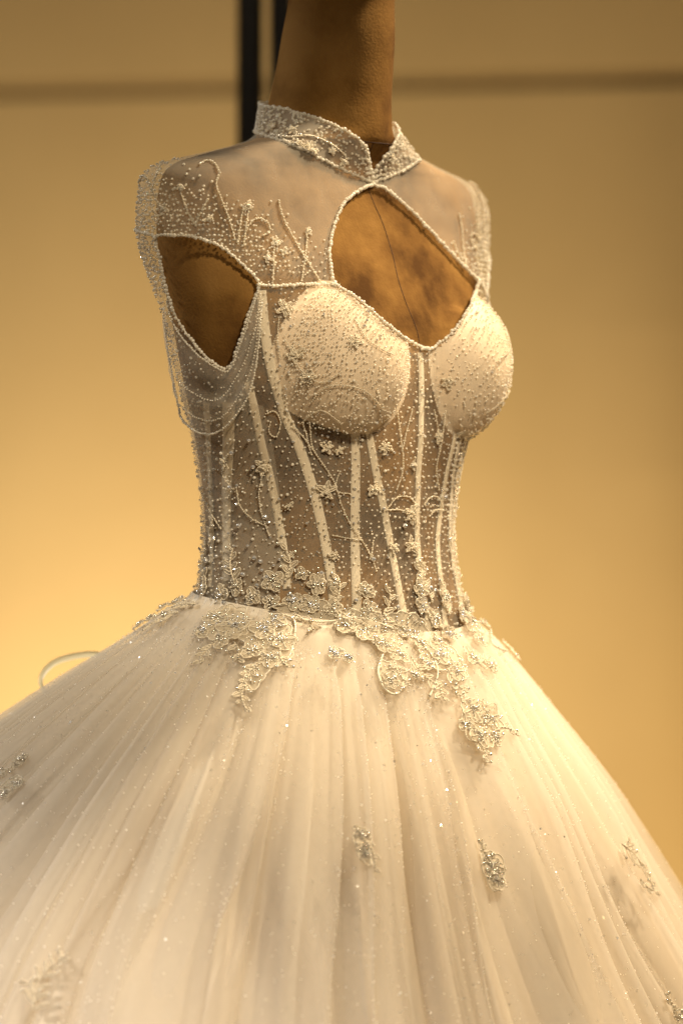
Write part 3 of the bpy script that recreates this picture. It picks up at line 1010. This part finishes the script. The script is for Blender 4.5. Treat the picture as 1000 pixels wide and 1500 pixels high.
# collar embroidery
tq = np.linspace(-np.pi + .01, np.pi - .01, 240); A, S = np.meshgrid(tq, np.linspace(0, 1, 10), indexing='ij')
CV = collar_pt(A, S).reshape(-1, 3)
bvh_c = BVHTree.FromPolygons([tuple(v) for v in CV], [tuple(int(i) for i in f) for f in tri(grid_faces(240, 10))])
for x, y, s, n in ((454, 221, 32, 9), (398, 188, 24, 6), (428, 192, 18, 5), (420, 214, 22, 4), (502, 238, 16, 5), (484, 222, 14, 4), (572, 232, 18, 6)):
    lace_flower(x, y, s, n, beads='pearl', nb=5, pw=.45, bvh=bvh_c)
lace_scroll([(398, 198), (425, 202), (455, 200), (485, 212), (505, 228)], 1.3, bvh=bvh_c)
lace_scroll([(405, 205), (415, 225), (430, 228)], 1.2, bvh=bvh_c)


def lace_base(px, py, w_, h_, ang=0, lobes=9):
    """scalloped net ground with a corded edge that carries a cluster"""
    p = Patch(px, py, ang); n = lobes * 8; th = np.linspace(0, 2 * np.pi, n, endpoint=False)
    ph = rng.uniform(0, 6.28)
    rr = (.80 + .20 * np.abs(np.sin(lobes * th / 2 + ph))) * (1 + .16 * np.sin(2 * th + ph) + .12 * np.sin(3 * th + 2 * ph))
    E = np.stack([rr * np.cos(th) * w_ / 2, rr * np.sin(th) * h_ / 2, np.full(n, .4)], 1)
    V = np.vstack([np.array([[0, 0, .4]])] + [E * [f_, f_, 1] + [0, 0, rng.uniform(0, .4)] for f_ in (.25, .5, .75, 1.0)])
    F = [(0, 0, 1 + (i + 1) % n, 1 + i) for i in range(n)]
    for k in range(3):
        F += [(1 + k * n + i, 1 + k * n + (i + 1) % n, 1 + (k + 1) * n + (i + 1) % n, 1 + (k + 1) * n + i) for i in range(n)]
    F = np.array(F); T1 = F[:n][:, [0, 2, 3]]; T2 = tri(F[n:])
    TV, TF = tube(E + [0, 0, .6], 1.0, 5, True); TF = tri(TF)
    FF = np.vstack([T1, T2, TF + len(V)])
    root = mk('lace_ground', p.map(np.vstack([V, TV])), FF, [M['lace'], M['cord']], dress, mi=np.r_[np.zeros(len(T1) + len(T2)), np.ones(len(TF))])
    nb = int(w_ * h_ / 60); a = rng.uniform(0, 6.28, nb); q = rng.random(nb) ** .6 * .85
    b = spheres(np.stack([q * np.cos(a) * w_ / 2, q * np.sin(a) * h_ / 2, np.full(nb, 1.8)], 1), rng.uniform(.8, 1.8, nb))
    mk('bead_cluster', p.map(b[0]), b[1], M['silver'], root, kind='stuff')


for a_ in ((330, 915, 90, 70, 0, 11), (395, 935, 74, 96, 10, 10), (455, 893, 90, 34, -5, 10), (545, 925, 90, 66, -20, 10), (572, 990, 40, 56, 10, 7), (650, 965, 96, 60, -25, 10), (690, 915, 70, 56, -40, 9),
           (703, 1060, 78, 88, 20, 10), (600, 915, 70, 40, -15, 8), (720, 1275, 42, 64, 10, 7), (531, 1240, 26, 56, 5, 6), (20, 1150, 40, 36, 0, 7), (375, 990, 36, 50, 0, 6)):
    lace_base(*a_)

# waist lace: clusters over the seam
for x, y, s, n in (
        (300, 862, 34, 5), (326, 872, 36, 5), (348, 858, 30, 5), (372, 874, 34, 5), (402, 852, 40, 6), (398, 884, 32, 5), (430, 880, 30, 5), (463, 856, 36, 6), (444, 842, 22, 4),
        (455, 886, 36, 5), (487, 892, 34, 5), (489, 856, 16, 6), (508, 903, 32, 5), (534, 866, 30, 6), (540, 895, 30, 5), (560, 912, 36, 5), (590, 925, 34, 5), (612, 862, 30, 5),
        (616, 888, 32, 5), (634, 905, 34, 5), (655, 930, 36, 5), (672, 900, 34, 5), (690, 884, 32, 5), (712, 892, 28, 5), (640, 940, 32, 5), (615, 945, 34, 5), (650, 876, 26, 5),
        (318, 905, 46, 5), (345, 920, 50, 6), (300, 925, 34, 5), (325, 940, 36, 5), (388, 925, 44, 5), (412, 940, 40, 5), (370, 955, 38, 5), (395, 965, 36, 5), (405, 910, 38, 5),
        (262, 884, 28, 5), (238, 893, 24, 5), (207, 917, 26, 5), (222, 908, 18, 5), (245, 903, 20, 5),
        (535, 925, 46, 6), (560, 945, 42, 5), (505, 920, 34, 5), (582, 960, 38, 5), (572, 1000, 34, 5), (640, 962, 36, 5), (665, 985, 38, 5), (690, 965, 36, 5), (715, 975, 28, 5), (700, 940, 34, 5),
        (722, 915, 26, 5), (625, 975, 24, 5), (605, 990, 22, 5)):
    lace_flower(x, y, s, n, beads='silver' if rng.random() < .75 else 'crystal', lift=rng.uniform(0, 2), nb=10)
for x, y, L, a, k in (
        (285, 888, 85, 202, 9), (262, 900, 55, 215, 6), (312, 945, 40, 262, 5), (345, 945, 34, 285, 4), (380, 975, 45, 250, 6), (362, 1000, 48, 268, 6), (410, 955, 30, 290, 4), (430, 900, 50, 300, 5),
        (575, 965, 50, 285, 5), (600, 965, 60, 300, 6), (655, 985, 40, 300, 5), (700, 975, 48, 355, 6), (735, 940, 35, 285, 5), (690, 880, 55, 340, 6), (645, 1000, 30, 262, 4),
        (418, 850, 48, 92, 6), (345, 850, 46, 100, 6), (300, 850, 55, 95, 6), (560, 900, 40, 70, 4), (610, 880, 60, 85, 7), (630, 880, 55, 95, 6), (488, 885, 40, 80, 4), (655, 900, 46, 92, 6), (310, 800, 40, 75, 4)):
    lace_sprig(x, y, L, a, k, 15)
for L in ([(560, 960), (552, 985), (562, 1010), (580, 1018), (592, 1002)], [(600, 935), (625, 950), (640, 985), (628, 1020)], [(690, 910), (715, 920), (720, 945), (740, 955)],
          [(290, 930), (310, 915), (340, 905), (372, 910)], [(430, 905), (470, 912), (520, 905), (560, 915), (600, 932)], [(395, 900), (430, 908), (428, 950), (415, 975)]):
    lace_scroll(L)
# loose crystal stones near the waist
pts = [(341, 662), (366, 644), (310, 785), (312, 803), (305, 822), (304, 834), (316, 788), (334, 831), (374, 818), (383, 823), (402, 829), (385, 836), (378, 858), (372, 683), (390, 757), (395, 765),
       (493, 960), (483, 955), (505, 963), (601, 681), (649, 728), (634, 865), (627, 862), (339, 713), (349, 738), (455, 727), (560, 745), (352, 770), (365, 800), (328, 848), (358, 842), (392, 846), (346, 835), (320, 815), (410, 820), (470, 840), (520, 880), (580, 890),
       (300, 870), (330, 885), (425, 870), (640, 850), (655, 790), (590, 770), (545, 820)]
for x, y in pts:
    p = Patch(x, y, 0); b = spheres(np.array([[0, 0, 2.0]]), rng.uniform(2.2, 3.8), ICO2)
    mk('crystal', p.map(b[0]), b[1], M['crystal'], dress, smooth=False)
for x, y, s in ((490, 958, 26), (510, 965, 20)):
    lace_flower(x, y, s, 5, beads='crystal', nb=10)

# loose appliques lower on the skirt
for x, y, s, n in ((690, 1040, 46, 6), (715, 1052, 48, 6), (700, 1078, 44, 5), (680, 1062, 34, 5), (722, 1082, 30, 5)):
    lace_flower(x, y, s, n, lift=rng.uniform(0, 2), nb=16)
lace_sprig(725, 1068, 38, 340, 4, 10); lace_sprig(700, 1090, 30, 270, 4, 10); lace_sprig(675, 1030, 26, 110, 3, 9)
lace_flower(31, 1115, 30, 5); lace_flower(28, 1150, 22, 6); lace_sprig(33, 1120, 48, 242, 6, 11); lace_flower(10, 1165, 26, 5)
lace_flower(528, 1222, 28, 5); lace_sprig(526, 1225, 56, 280, 6, 13); lace_flower(533, 1250, 24, 5)
lace_flower(718, 1268, 40, 6, nb=16); lace_sprig(716, 1262, 32, 98, 4, 10); lace_flower(724, 1288, 34, 5, nb=14)
lace_sprig(908, 1238, 95, 300, 12, 24, lw=.4); lace_sprig(925, 1262, 44, 40, 5, 16, lw=.4); lace_sprig(935, 1290, 30, 320, 4, 11)
lace_sprig(48, 1478, 92, 62, 12, 20, beads='pearl', lw=.35); lace_sprig(52, 1470, 40, 120, 4, 14, beads='pearl')
lace_flower(992, 1490, 34, 5); lace_sprig(985, 1485, 30, 100, 3, 10)

# ribbon loop sticking out at the back of the waist
rp = spline([(196, 1000), (168, 972), (140, 961), (110, 963), (80, 972), (62, 988), (59, 1006), (78, 1030), (110, 1050)], 8)
yb = .05
c = np.stack([(rp[:, 0] - 500) * U * (D + yb) / D, yb + .02 * np.sin(np.linspace(0, 3, len(rp))), ZC + (750 - rp[:, 1]) * U * (D + yb) / D], 1)
T = np.gradient(c, axis=0); T /= np.linalg.norm(T, axis=1)[:, None]
S = np.cross(T, np.array([.25, -.9, .2])); S /= np.linalg.norm(S, axis=1)[:, None]
yv = np.array([0, .9, .35]) * 7 * U
V = np.stack([c - S * 3.5 * U, c - S * 3.5 * U + yv * .1 + [0, .0012, 0], c + S * 3.5 * U + yv + [0, .0012, 0], c + S * 3.5 * U + yv], 1)
mk('ribbon_loop', V.reshape(-1, 3), grid_faces(len(c), 4), M['ribbon'], dress)
